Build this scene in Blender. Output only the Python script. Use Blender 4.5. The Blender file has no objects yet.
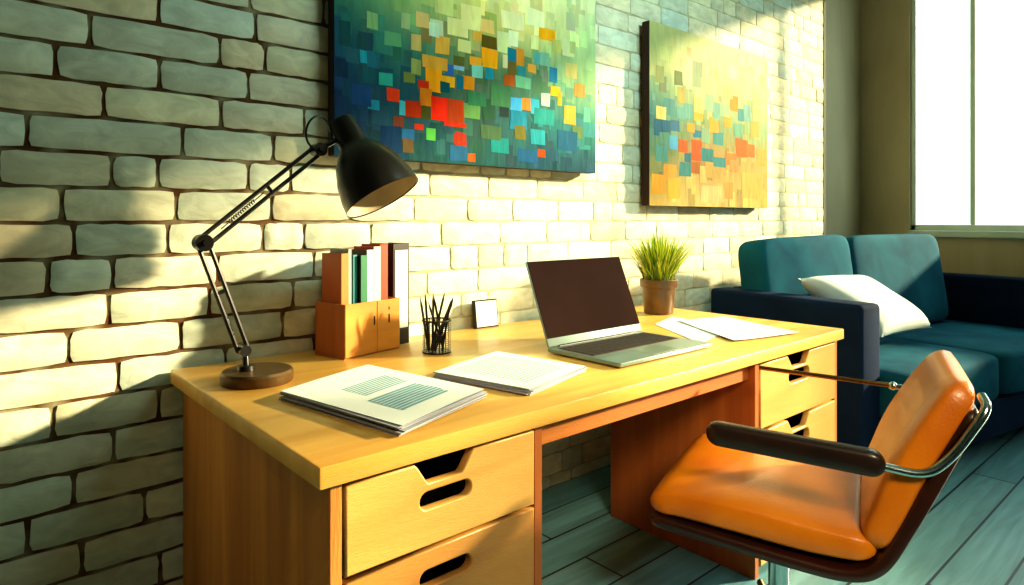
import bpy, bmesh, math, random
from mathutils import Vector, Matrix, Euler
random.seed(7)
C = bpy.context.scene.collection
R = math.radians
PI = math.pi

SUN_D = (-1, .55, -.36); SUN_E = 13; SUN_C = (1, .82, .48); SUN_A = 3.0; LOOK = 'Medium High Contrast'
SKY_DARK = (.5, .7, .7); SKY_BRIGHT = (2.2, 2.9, 2.6)
FILL_E = 6; FILL_C = (1, .80, .50); EXPO = .1; TOP_E = 15; TOP_C = (.66, 1, .92)
PATCH_A = '0.759,0.809,1.726,1.78,cdd8b0;0.777,0.835,1.671,1.73,dcb04c;0.725,0.764,1.697,1.744,8a8050;0.704,0.755,1.745,1.793,d8b878;0.649,0.683,1.729,1.777,a8bc88;0.686,0.723,1.665,1.718,c8b070;0.755,0.794,1.724,1.77,c8e0c0;0.931,0.975,1.743,1.784,dca848;0.971,1.039,1.725,1.769,6b5a20;0.972,1.041,1.655,1.725,f0a818;1.039,1.105,1.722,1.795,d8dca0;1.092,1.14,1.753,1.806,e4e8c0;1.243,1.33,1.806,1.849,eca81c;1.089,1.133,1.697,1.745,1f7a90;1.133,1.169,1.687,1.75,d09030;1.067,1.089,1.668,1.716,d8d0a0;0.919,0.971,1.657,1.685,e8a030;0.849,0.896,1.646,1.675,6a6a38;0.819,0.852,1.607,1.642,3a68a8;0.852,0.896,1.63,1.644,90b8d0;0.927,0.976,1.615,1.658,7cc0b0;0.987,1.026,1.618,1.657,2890a0;1.219,1.277,1.707,1.752,60a8a0;1.186,1.229,1.671,1.701,d8a048;1.137,1.179,1.647,1.688,388c90;1.089,1.133,1.647,1.695,7a6a38;1.073,1.124,1.607,1.645,b86020;0.741,0.803,1.546,1.628,f0a018;0.728,0.825,1.618,1.661,d8a040;0.801,0.857,1.566,1.604,e8a828;0.89,0.939,1.571,1.616,d88c20;0.863,0.893,1.564,1.611,207088;0.798,0.835,1.547,1.582,105c64;0.713,0.754,1.547,1.575,c83818;0.72,0.764,1.495,1.55,c87c1c;0.659,0.7,1.561,1.593,7a8848;0.686,0.723,1.59,1.639,98a060;0.599,0.644,1.495,1.534,e04820;0.664,0.723,1.455,1.506,a83810;0.642,0.664,1.455,1.501,48a8b8;0.533,0.572,1.461,1.491,3090a8;0.764,0.83,1.455,1.527,d83010;0.827,0.896,1.446,1.531,a84418;0.814,0.904,1.437,1.452,c03818;0.857,0.904,1.371,1.421,b03018;0.698,0.733,1.415,1.434,b83820;0.741,0.779,1.386,1.423,5cb050;0.896,0.965,1.473,1.521,6a9858;0.91,0.991,1.518,1.564,3c7858;0.852,0.902,1.378,1.416,a83820;1.102,1.159,1.522,1.57,48a0d0;1.159,1.206,1.53,1.574,d08838;1.202,1.246,1.518,1.575,40a8c0;1.102,1.182,1.453,1.521,207c94;1.257,1.302,1.556,1.604,b0c8b0;1.305,1.356,1.6,1.636,f0b028;1.341,1.367,1.565,1.616,d8a030;1.127,1.202,1.606,1.65,78b890;1.298,1.341,1.65,1.708,2880a0;1.378,1.445,1.499,1.571,c89840;1.202,1.274,1.41,1.465,289098;1.052,1.095,1.492,1.533,283c40;1.25,1.302,1.706,1.756,80b098;1.389,1.452,1.682,1.739,b8b070;1.437,1.495,1.614,1.665,b08848;0.507,0.549,1.598,1.634,2898a8;0.569,0.62,1.539,1.578,38a898;0.529,0.574,1.588,1.638,2c7080;0.478,0.544,1.47,1.53,28507c;0.649,0.698,1.377,1.415,2c6c94;0.654,0.695,1.34,1.382,68583c;0.62,0.659,1.416,1.45,784430;1.012,1.095,1.363,1.415,1c8080;1.121,1.179,1.42,1.469,6a6830;0.91,0.944,1.325,1.354,b05820;1.236,1.277,1.361,1.391,a04818;0.835,0.913,1.325,1.375,285c80;0.968,1.058,1.409,1.456,4a6848;1.426,1.483,1.45,1.497,5c7848;0.723,0.759,1.451,1.494,4a5020;1.341,1.452,1.394,1.471,1c5c78;1.137,1.236,1.337,1.386,1c5880;0.578,0.649,1.335,1.418,1c4060;1.009,1.102,1.53,1.601,4a8058;1.219,1.323,1.485,1.543,2a8c88;1.316,1.363,1.767,1.818,c0c070;1.202,1.243,1.76,1.809,e0dca0;0.868,0.924,1.692,1.737,d8d490;0.827,0.91,1.744,1.799,e4dc98;1.058,1.169,1.813,1.873,f0e8b0;0.529,0.567,1.704,1.755,90b880;0.59,0.649,1.666,1.708,68a078;0.882,0.968,1.777,1.856,ece4a0;1.186,1.27,1.847,1.909,f0ecb8;0.968,1.027,1.779,1.825,e8c878'
PATCH_B = '1.961,2.023,1.743,1.818,a8b078;2.105,2.171,1.752,1.818,788c58;2.125,2.198,1.67,1.747,b0a860;2.26,2.344,1.639,1.718,e0d080;2.253,2.337,1.765,1.885,a8b890;2.323,2.432,1.655,1.817,c0cc98;2.586,2.666,1.686,1.763,f0a028;2.728,2.805,1.763,1.916,f0e8a8;2.531,2.609,1.743,1.807,e0d890;2.023,2.105,1.602,1.678,60a098;1.967,2.041,1.577,1.64,e8d890;1.949,2.073,1.503,1.577,2c7890;2.073,2.145,1.534,1.584,387c98;2.067,2.131,1.449,1.514,60b0d0;2.138,2.211,1.439,1.501,e06820;2.239,2.33,1.41,1.506,e86420;2.642,2.758,1.452,1.547,f07820;2.749,2.835,1.458,1.524,e88830;2.432,2.523,1.5,1.562,50a0a0;2.323,2.402,1.5,1.573,90b090;2.26,2.323,1.522,1.554,2888a0;2.395,2.477,1.559,1.633,e8b040;2.531,2.601,1.6,1.654,e8b040;2.205,2.266,1.541,1.584,e0a838;2.26,2.337,1.602,1.642,e8b848;2.666,2.724,1.638,1.703,50a8a8;2.724,2.792,1.644,1.731,90c0b0;2.792,2.879,1.567,1.656,d0b860;2.492,2.586,1.647,1.71,b0d0a0;2.432,2.492,1.623,1.705,88b8a8;1.991,2.067,1.467,1.523,68a090;2.184,2.239,1.398,1.441,2c7c90;2.235,2.312,1.35,1.406,b07030;2.145,2.239,1.331,1.397,489090;2.023,2.118,1.307,1.382,d8a850;1.931,2.041,1.24,1.333,e8b048;2.054,2.151,1.224,1.319,f0b850;2.359,2.492,1.333,1.415,c8a860;2.531,2.617,1.234,1.318,e8a860;2.707,2.924,1.239,1.371,f0c070;2.323,2.508,1.21,1.292,d8c890;2.861,2.96,1.421,1.511,f0b860;2.546,2.65,1.404,1.467,d89048;1.961,2.054,1.39,1.465,5c9c98;2.323,2.432,1.412,1.473,389090;2.432,2.546,1.389,1.439,489898;2.586,2.666,1.371,1.435,e0a060;2.184,2.253,1.606,1.677,78b0a0;2.118,2.191,1.592,1.65,70a8a0;2.626,2.707,1.558,1.622,80b8a0;2.813,2.901,1.663,1.73,d8d090;2.359,2.432,1.657,1.738,a8c8a0'
# ------------------------------------------------------------------ colour / materials
def lin(c):
    if isinstance(c, str):
        c = tuple(int(c[i:i+2], 16)/255 for i in (0, 2, 4))
    return tuple((x/12.92 if x <= .04045 else ((x+.055)/1.055)**2.4) for x in c)

def mat(name, col, rough=.5, col2=None, scale=(4, 4, 4), detail=5, bump=0, metal=0, coat=0, bscale=30, contrast=.5, emit=None, sheen=0):
    """procedural surface: noise-mixed base colour, optional noise bump"""
    m = bpy.data.materials.new(name); m.use_nodes = True
    nt = m.node_tree; b = nt.nodes['Principled BSDF']
    b.inputs['Roughness'].default_value = rough; b.inputs['Metallic'].default_value = metal
    b.inputs['Coat Weight'].default_value = coat
    b.inputs['Sheen Weight'].default_value = sheen
    c1 = lin(col); c2 = lin(col2) if col2 else tuple(x*.8 for x in c1)
    tc = nt.nodes.new('ShaderNodeTexCoord'); mp = nt.nodes.new('ShaderNodeMapping')
    mp.inputs['Scale'].default_value = scale
    nt.links.new(tc.outputs['Object'], mp.inputs['Vector'])
    n = nt.nodes.new('ShaderNodeTexNoise'); n.inputs['Scale'].default_value = 1; n.inputs['Detail'].default_value = detail
    n.inputs['Distortion'].default_value = .6
    nt.links.new(mp.outputs['Vector'], n.inputs['Vector'])
    cr = nt.nodes.new('ShaderNodeValToRGB')
    cr.color_ramp.elements[0].position = .5-contrast*.4; cr.color_ramp.elements[1].position = .5+contrast*.4
    cr.color_ramp.elements[0].color = (*c2, 1); cr.color_ramp.elements[1].color = (*c1, 1)
    nt.links.new(n.outputs['Fac'], cr.inputs['Fac'])
    nt.links.new(cr.outputs['Color'], b.inputs['Base Color'])
    if bump:
        n2 = nt.nodes.new('ShaderNodeTexNoise'); n2.inputs['Scale'].default_value = bscale; n2.inputs['Detail'].default_value = 4
        nt.links.new(mp.outputs['Vector'], n2.inputs['Vector'])
        bp = nt.nodes.new('ShaderNodeBump'); bp.inputs['Strength'].default_value = bump; bp.inputs['Distance'].default_value = .004
        nt.links.new(n2.outputs['Fac'], bp.inputs['Height']); nt.links.new(bp.outputs['Normal'], b.inputs['Normal'])
    if emit:
        b.inputs['Emission Color'].default_value = (*c1, 1); b.inputs['Emission Strength'].default_value = emit
    return m

def attr_mat(name, rough=.6, bump=.3, scale=(40, 40, 40), vary=.25, streak=None, coat=0):
    """colour from the mesh's own colour attribute, broken up with noise"""
    m = bpy.data.materials.new(name); m.use_nodes = True
    nt = m.node_tree; b = nt.nodes['Principled BSDF']; b.inputs['Roughness'].default_value = rough
    b.inputs['Coat Weight'].default_value = coat
    a = nt.nodes.new('ShaderNodeAttribute'); a.attribute_name = 'Col'
    tc = nt.nodes.new('ShaderNodeTexCoord'); mp = nt.nodes.new('ShaderNodeMapping'); mp.inputs['Scale'].default_value = scale
    nt.links.new(tc.outputs['Object'], mp.inputs['Vector'])
    n = nt.nodes.new('ShaderNodeTexNoise'); n.inputs['Scale'].default_value = 1; n.inputs['Detail'].default_value = 6; n.inputs['Distortion'].default_value = .8
    nt.links.new(mp.outputs['Vector'], n.inputs['Vector'])
    mr = nt.nodes.new('ShaderNodeMapRange'); mr.inputs['From Min'].default_value = .3; mr.inputs['From Max'].default_value = .7
    mr.inputs['To Min'].default_value = 1-vary; mr.inputs['To Max'].default_value = 1+vary
    nt.links.new(n.outputs['Fac'], mr.inputs['Value'])
    mx = nt.nodes.new('ShaderNodeVectorMath'); mx.operation = 'SCALE'
    nt.links.new(a.outputs['Color'], mx.inputs[0]); nt.links.new(mr.outputs['Result'], mx.inputs['Scale'])
    nt.links.new(mx.outputs['Vector'], b.inputs['Base Color'])
    if bump:
        bp = nt.nodes.new('ShaderNodeBump'); bp.inputs['Strength'].default_value = bump; bp.inputs['Distance'].default_value = .006
        nt.links.new(n.outputs['Fac'], bp.inputs['Height']); nt.links.new(bp.outputs['Normal'], b.inputs['Normal'])
    return m

M = {}
M['top'] = mat('desk_top_wood', 'f0c468', .36, 'd09a44', (1.6, 16, 16), 6, .25, contrast=.7, coat=.15)
M['front'] = mat('drawer_front_wood', 'dcb064', .45, 'bd8c44', (2.2, 14, 14), 5, .2, contrast=.8)
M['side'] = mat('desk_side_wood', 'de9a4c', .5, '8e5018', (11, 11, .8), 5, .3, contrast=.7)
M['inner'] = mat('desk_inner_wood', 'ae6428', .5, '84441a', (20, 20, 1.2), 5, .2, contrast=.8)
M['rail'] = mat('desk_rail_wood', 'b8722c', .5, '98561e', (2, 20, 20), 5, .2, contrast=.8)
M['dark'] = mat('dark_parts_recess_shade', '1a120c', .8)  # near-black small parts; in the drawer boxes, recess shade put into the colour
M['black'] = mat('black_metal', '1c1a18', .33, '26221e', (10, 10, 10), metal=.4, coat=.3)
M['bronze'] = mat('bronze_metal', '6e5636', .35, '54432c', (10, 10, 10), metal=.6)
M['shadein'] = mat('shade_inside', 'c8b896', .5, 'a89878', (8, 8, 8))
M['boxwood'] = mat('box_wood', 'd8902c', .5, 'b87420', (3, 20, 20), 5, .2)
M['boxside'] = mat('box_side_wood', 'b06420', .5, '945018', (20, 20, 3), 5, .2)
M['paper'] = mat('paper_white', 'dce4e0', .9, 'cfdcdc', (5, 5, 5))
M['paperedge'] = mat('paper_edge', 'b8bcc4', .8, '8c90a0', (3, 3, 600), 2, contrast=.6)
M['ink'] = mat('ink_blue', '6fa0ac', .8, '5c8fa0', (20, 20, 20))
M['screen'] = mat('laptop_screen', '241917', .9, '31211d', (3, 3, 3))
M['screen'].node_tree.nodes['Principled BSDF'].inputs['Specular IOR Level'].default_value = .02
M['alu'] = mat('laptop_alu', '8fa39c', .35, '7d938e', (3, 3, 3), metal=.5)
M['keys'] = mat('laptop_keys', '43281c', .5, '5a3522', (30, 30, 30))
M['pot'] = mat('pot_brown', '70502e', .4, '4e3820', (8, 8, 8), coat=.2)
M['soil'] = mat('soil', '3a2614', .9, '20140a', (60, 60, 60), bump=1)
M['sofa'] = mat('sofa_lit', '1c677c', .85, '124a60', (5, 5, 5), 6, .4, bscale=90)  # lit copy of the sofa fabric, light put into the cushion colour
M['sofashade'] = mat('sofa_shaded', '152c4a', .85, '10203a', (5, 5, 5), 6, .4, bscale=90)  # shaded copy of the same fabric, shade put into the frame colour
for k_ in ('sofa', 'sofashade'):
    M[k_].node_tree.nodes['Principled BSDF'].inputs['Specular IOR Level'].default_value = .1
M['pillow'] = mat('pillow_white', 'd8e0d8', .9, 'c8d6d2', (6, 6, 6), bump=.3, bscale=60)
M['leather'] = mat('leather_tan', 'dd8a08', .36, 'a04a08', (4, 4, 4), 5, .2, bscale=60, coat=.08, contrast=.8)
M['leatherdark'] = mat('leather_brown', '34150a', .35, '240e08', (6, 6, 6), coat=.25)
M['armpad'] = mat('arm_black', '1c0f0a', .38, '28160e', (8, 8, 8), coat=.2)
M['chrome'] = mat('chrome', 'b8ccd0', .18, 'a8bcc4', (6, 6, 6), metal=1)
M['brass'] = mat('brass_rod', 'b08850', .25, '8c6a3c', (6, 6, 6), metal=1)
M['plaster'] = mat('plaster_wall', 'ccbe9c', .85, 'b0a284', (2.5, 2.5, .9), 6, .4, bscale=8)
M['winframe'] = mat('window_frame_white', 'd8e4d8', .6, 'c8d8cc', (4, 4, 4))
M['ceil'] = mat('ceiling_white', 'b8b8a8', .9)
M['label'] = mat('label_white', 'd8dcd4', .7)
M['leafm'] = attr_mat('grass_blade', .5, 0, (20, 20, 20), .25)
M['brick'] = attr_mat('whitewashed_brick', .8, .55, (14, 14, 26), .16)
M['canvas'] = attr_mat('painted_canvas', .55, .35, (30, 30, 8), .12)

M['brick'].node_tree.nodes['Principled BSDF'].inputs['Specular IOR Level'].default_value = .12
M['canvas'].node_tree.nodes['Principled BSDF'].inputs['Specular IOR Level'].default_value = .03

def glass_mat():
    m = bpy.data.materials.new('window_glass'); m.use_nodes = True; nt = m.node_tree
    nt.nodes.remove(nt.nodes['Principled BSDF']); out = nt.nodes['Material Output']
    t = nt.nodes.new('ShaderNodeBsdfTransparent'); g = nt.nodes.new('ShaderNodeBsdfGlossy'); g.inputs['Roughness'].default_value = .03
    mx = nt.nodes.new('ShaderNodeMixShader'); mx.inputs[0].default_value = .05
    nt.links.new(t.outputs[0], mx.inputs[1]); nt.links.new(g.outputs[0], mx.inputs[2]); nt.links.new(mx.outputs[0], out.inputs[0])
    return m
M['glass'] = glass_mat()

def mesh_mat():   # see-through fine wire mesh of the pen cup: woven holes from two waves
    m = bpy.data.materials.new('wire_mesh'); m.use_nodes = True; nt = m.node_tree; b = nt.nodes['Principled BSDF']
    b.inputs['Base Color'].default_value = (.012, .010, .008, 1); b.inputs['Roughness'].default_value = .4; b.inputs['Metallic'].default_value = .5
    tc = nt.nodes.new('ShaderNodeTexCoord'); br = nt.nodes.new('ShaderNodeTexBrick')
    br.offset = 0; br.inputs['Scale'].default_value = 1; br.inputs['Brick Width'].default_value = .04; br.inputs['Row Height'].default_value = .06
    br.inputs['Mortar Size'].default_value = .005; br.inputs['Mortar Smooth'].default_value = 0
    nt.links.new(tc.outputs['UV'], br.inputs['Vector'])
    nt.links.new(br.outputs['Fac'], b.inputs['Alpha'])
    return m
M['wire'] = mesh_mat()

def floor_mat():
    m = bpy.data.materials.new('plank_floor'); m.use_nodes = True; nt = m.node_tree; b = nt.nodes['Principled BSDF']
    tc = nt.nodes.new('ShaderNodeTexCoord'); br = nt.nodes.new('ShaderNodeTexBrick')
    br.inputs['Scale'].default_value = 1; br.inputs['Brick Width'].default_value = 1.7; br.inputs['Row Height'].default_value = .15
    br.inputs['Mortar Size'].default_value = .004; br.offset = .37
    br.inputs['Color1'].default_value = (*lin('5e98a8'), 1); br.inputs['Color2'].default_value = (*lin('7eb4be'), 1)
    br.inputs['Mortar'].default_value = (*lin('23343e'), 1)
    nt.links.new(tc.outputs['Object'], br.inputs['Vector'])
    mp = nt.nodes.new('ShaderNodeMapping'); mp.inputs['Scale'].default_value = (2, 26, 1)
    nt.links.new(tc.outputs['Object'], mp.inputs['Vector'])
    n = nt.nodes.new('ShaderNodeTexNoise'); n.inputs['Detail'].default_value = 6; n.inputs['Scale'].default_value = 1; n.inputs['Distortion'].default_value = .8
    nt.links.new(mp.outputs['Vector'], n.inputs['Vector'])
    mr = nt.nodes.new('ShaderNodeMapRange'); mr.inputs['From Min'].default_value = .3; mr.inputs['From Max'].default_value = .7
    mr.inputs['To Min'].default_value = .65; mr.inputs['To Max'].default_value = 1.15
    nt.links.new(n.outputs['Fac'], mr.inputs['Value'])
    mx = nt.nodes.new('ShaderNodeVectorMath'); mx.operation = 'SCALE'
    nt.links.new(br.outputs['Color'], mx.inputs[0]); nt.links.new(mr.outputs['Result'], mx.inputs['Scale'])
    nt.links.new(mx.outputs['Vector'], b.inputs['Base Color'])
    b.inputs['Roughness'].default_value = .42
    return m
M['floor'] = floor_mat()

# ------------------------------------------------------------------ geometry helpers
def obj(name, bm, m, parent=None, smooth=False, loc=None, rot=None):
    me = bpy.data.meshes.new(name)
    bmesh.ops.recalc_face_normals(bm, faces=bm.faces)
    bm.to_mesh(me); bm.free()
    for mm in (m if isinstance(m, (list, tuple)) else [m]): me.materials.append(mm)
    if smooth:
        for p in me.polygons: p.use_smooth = True
        try: me.set_sharp_from_angle(angle=R(smooth if smooth is not True else 40))
        except Exception: pass
    o = bpy.data.objects.new(name, me); C.objects.link(o)
    if parent: o.parent = parent
    if loc: o.location = loc
    if rot: o.rotation_euler = rot
    return o

def tag(o, label, cat, group=None):
    o['label'] = label; o['category'] = cat
    if group: o['group'] = group
    return o

def thing(name, label, cat, loc=(0, 0, 0), rz=0, group=None):
    o = bpy.data.objects.new(name, None); C.objects.link(o)
    o.empty_display_size = .05
    o.location = loc; o.rotation_euler = (0, 0, rz)
    return tag(o, label, cat, group)

def struct(name, bm, m, parent=None, **k):
    o = obj(name, bm, m, parent, **k)
    if not parent: o['kind'] = 'structure'
    return o

def B(): return bmesh.new()

def box(bm, lo, hi, bev=0, seg=2, mi=0, mx=None):
    vs = bmesh.ops.create_cube(bm, size=1)['verts']
    for v in vs:
        v.co = Vector([(lo[i]+hi[i])/2 + v.co[i]*(hi[i]-lo[i]) for i in range(3)])
    fs = list({f for v in vs for f in v.link_faces})
    for f in fs: f.material_index = mi
    if bev:
        es = list({e for v in vs for e in v.link_edges})
        r = bmesh.ops.bevel(bm, geom=es, offset=bev, segments=seg, profile=.5, affect='EDGES')
        vs = list({v for f in r['faces'] for v in f.verts} | {v for v in vs if v.is_valid})
        for f in r['faces']: f.material_index = mi
    if mx is not None:
        for v in vs: v.co = mx @ v.co
    return vs

def tube(bm, pts, r, n=10, caps=True, mi=0):
    pts = [Vector(p) for p in pts]
    rs = r if isinstance(r, (list, tuple)) else [r]*len(pts)
    rings = []; prev = None
    for i, p in enumerate(pts):
        t = (pts[min(i+1, len(pts)-1)] - pts[max(i-1, 0)]).normalized()
        if prev is None:
            a = Vector((0, 0, 1)) if abs(t.z) < .9 else Vector((1, 0, 0))
            u = t.cross(a).normalized()
        else:
            u = (prev - t*prev.dot(t)).normalized()
        prev = u; w = t.cross(u)
        rings.append([bm.verts.new(p + (u*math.cos(2*PI*k/n) + w*math.sin(2*PI*k/n))*rs[i]) for k in range(n)])
    for a, b in zip(rings, rings[1:]):
        for k in range(n):
            f = bm.faces.new((a[k], a[(k+1) % n], b[(k+1) % n], b[k])); f.material_index = mi
    if caps:
        for q in (rings[0][::-1], rings[-1]):
            f = bm.faces.new(q); f.material_index = mi

def arc_pts(pts, rad=.03, n=5):
    """polyline with rounded corners"""
    pts = [Vector(p) for p in pts]; out = [pts[0]]
    for i in range(1, len(pts)-1):
        a, b, c = pts[i-1], pts[i], pts[i+1]
        d1 = (a-b).normalized()*min(rad, (a-b).length*.45); d2 = (c-b).normalized()*min(rad, (c-b).length*.45)
        for k in range(n+1):
            t = k/n
            out.append((b+d1)*(1-t)**2 + b*2*t*(1-t) + (b+d2)*t*t)
    out.append(pts[-1]); return out

def lathe(bm, prof, n=28, mx=None, mi=0, uv=False):
    rings = []
    for r, z in prof:
        if r < 1e-6: rings.append([bm.verts.new((0, 0, z))])
        else: rings.append([bm.verts.new((r*math.cos(2*PI*k/n), r*math.sin(2*PI*k/n), z)) for k in range(n)])
    for a, b in zip(rings, rings[1:]):
        for k in range(n):
            k2 = (k+1) % n
            if len(a) == 1 and len(b) == 1: continue
            if len(a) == 1: f = bm.faces.new((a[0], b[k2], b[k]))
            elif len(b) == 1: f = bm.faces.new((a[k], a[k2], b[0]))
            else: f = bm.faces.new((a[k], a[k2], b[k2], b[k]))
            f.material_index = mi
    if mx is not None:
        for rg in rings:
            for v in rg: v.co = mx @ v.co

def frame_to(p, d):
    """matrix placing local +z along d at p"""
    d = Vector(d).normalized()
    return Matrix.Translation(Vector(p)) @ d.to_track_quat('Z', 'Y').to_matrix().to_4x4()

def prism(bm, poly, z0, z1, mi=0, mx=None):
    a = [bm.verts.new((x, y, z0)) for x, y in poly]; b = [bm.verts.new((x, y, z1)) for x, y in poly]
    n = len(poly)
    fs = [bm.faces.new(a[::-1]), bm.faces.new(b)] + [bm.faces.new((a[i], a[(i+1) % n], b[(i+1) % n], b[i])) for i in range(n)]
    for f in fs: f.material_index = mi
    if mx is not None:
        for v in a+b: v.co = mx @ v.co

def superbox(bm, c, h, e=.28, nu=28, nv=18, mx=None):
    """soft cushion: superellipsoid"""
    def sp(x): return math.copysign(abs(x)**e, x)
    rows = []
    for j in range(nv+1):
        v = -PI/2 + PI*j/nv; cv, sv = sp(math.cos(v)) if 0 < j < nv else 0, sp(math.sin(v))
        if j in (0, nv): rows.append([bm.verts.new((c[0], c[1], c[2]+h[2]*sv))]); continue
        rows.append([bm.verts.new((c[0]+h[0]*cv*sp(math.cos(2*PI*i/nu)), c[1]+h[1]*cv*sp(math.sin(2*PI*i/nu)), c[2]+h[2]*sv)) for i in range(nu)])
    for a, b in zip(rows, rows[1:]):
        for i in range(nu):
            i2 = (i+1) % nu
            if len(a) == 1: bm.faces.new((a[0], b[i2], b[i]))
            elif len(b) == 1: bm.faces.new((a[i], a[i2], b[0]))
            else: bm.faces.new((a[i], a[i2], b[i2], b[i]))
    if mx is not None:
        for r in rows:
            for v in r: v.co = mx @ v.co

def sweep(bm, path, halfw, thick, e=.35, n=28, endround=True):
    """padded slab: rounded-rectangle section swept along a (y,z) path, across x"""
    P = [Vector((0, y, z)) for y, z in path]
    rings = []; N = len(P)
    def sp(x): return math.copysign(abs(x)**e, x)
    L = [0]
    for a, b in zip(P, P[1:]): L.append(L[-1]+(b-a).length)
    for i, p in enumerate(P):
        t = (P[min(i+1, N-1)]-P[max(i-1, 0)]).normalized(); nn = Vector((1, 0, 0)).cross(t).normalized()
        s = L[i]/L[-1]
        hw = halfw(s) if callable(halfw) else halfw
        th = (thick(s) if callable(thick) else thick)/2
        k = 1
        if endround:
            d = min(L[i], L[-1]-L[i]); rr = th*1.2
            if d < rr: k = math.sqrt(max(0, 1-(1-d/rr)**2))*.75+.25*(d/rr)**.5
        rings.append([bm.verts.new(p + Vector((1, 0, 0))*sp(math.cos(2*PI*j/n))*(hw-(1-k)*th) + nn*sp(math.sin(2*PI*j/n))*th*max(k, .06)) for j in range(n)])
    for a, b in zip(rings, rings[1:]):
        for j in range(n): bm.faces.new((a[j], a[(j+1) % n], b[(j+1) % n], b[j]))
    bm.faces.new(rings[0][::-1]); bm.faces.new(rings[-1])

def spline(pts, n=40):
    """Catmull-Rom through 2D points, roughly even"""
    out = []; P = [pts[0]]+list(pts)+[pts[-1]]
    m = len(pts)-1
    for k in range(n+1):
        u = k/n*m; i = min(int(u), m-1); t = u-i
        a, b, c, d = P[i], P[i+1], P[i+2], P[i+3]
        out.append(tuple(.5*((2*b[q])+(-a[q]+c[q])*t+(2*a[q]-5*b[q]+4*c[q]-d[q])*t*t+(-a[q]+3*b[q]-3*c[q]+d[q])*t**3) for q in range(2)))
    return out

def plate(name, outer, holes, depth, m, parent, loc=(0, 0, 0), bevel=.003):
    """flat board in the x-z plane with real holes, facing -y"""
    cu = bpy.data.curves.new('board', 'CURVE'); cu.dimensions = '2D'; cu.fill_mode = 'BOTH'
    cu.extrude = depth/2-bevel; cu.bevel_depth = bevel; cu.bevel_resolution = 1; cu.offset = -bevel
    for poly in [outer]+holes:
        s = cu.splines.new('POLY'); s.points.add(len(poly)-1); s.use_cyclic_u = True
        for p, (x, z) in zip(s.points, poly): p.co = (x, z, 0, 1)
    tmp = bpy.data.objects.new('board', cu); C.objects.link(tmp)
    me = bpy.data.meshes.new_from_object(tmp.evaluated_get(bpy.context.evaluated_depsgraph_get()))
    bpy.data.objects.remove(tmp); bpy.data.curves.remove(cu)
    me.transform(Matrix.Rotation(PI/2, 4, 'X'))
    me.name = name; me.materials.clear(); me.materials.append(m)
    o = bpy.data.objects.new(name, me); C.objects.link(o); o.parent = parent; o.location = loc
    return o

def colour_faces(bm, faces, col, lay):
    c = (*lin(col), 1) if isinstance(col, str) else (*col, 1)
    for f in faces:
        for l in f.loops: l[lay] = c

# ------------------------------------------------------------------ room shell
XC = 4.4          # window wall
XB = 3.82         # brick ends, plain plaster pier follows
XL = -1.25        # left wall
YF = -4.6         # open side of the room, behind the viewer
H = 2.98
FZ = .08          # floor level while building; everything is dropped by this at the end
bm = B(); box(bm, (XL-.1, YF, FZ-.08), (XC+.12, .2, FZ)); struct('floor', bm, M['floor'])
bm = B(); box(bm, (XL-.1, YF, H), (XC+.12, .2, H+.1)); struct('ceiling', bm, M['ceil'])
bm = B(); box(bm, (XL-.12, YF, 0), (XL, .2, H)); struct('wall_left', bm, mat('plaster_brown', '5c5044', .9, '4c4238', (2, 2, 2)))

bm = B(); box(bm, (XL-.12, YF-.1, FZ), (XC+.09, YF, H)); struct('wall_front', bm, mat('plaster_front', '8c8270', .9))

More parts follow.
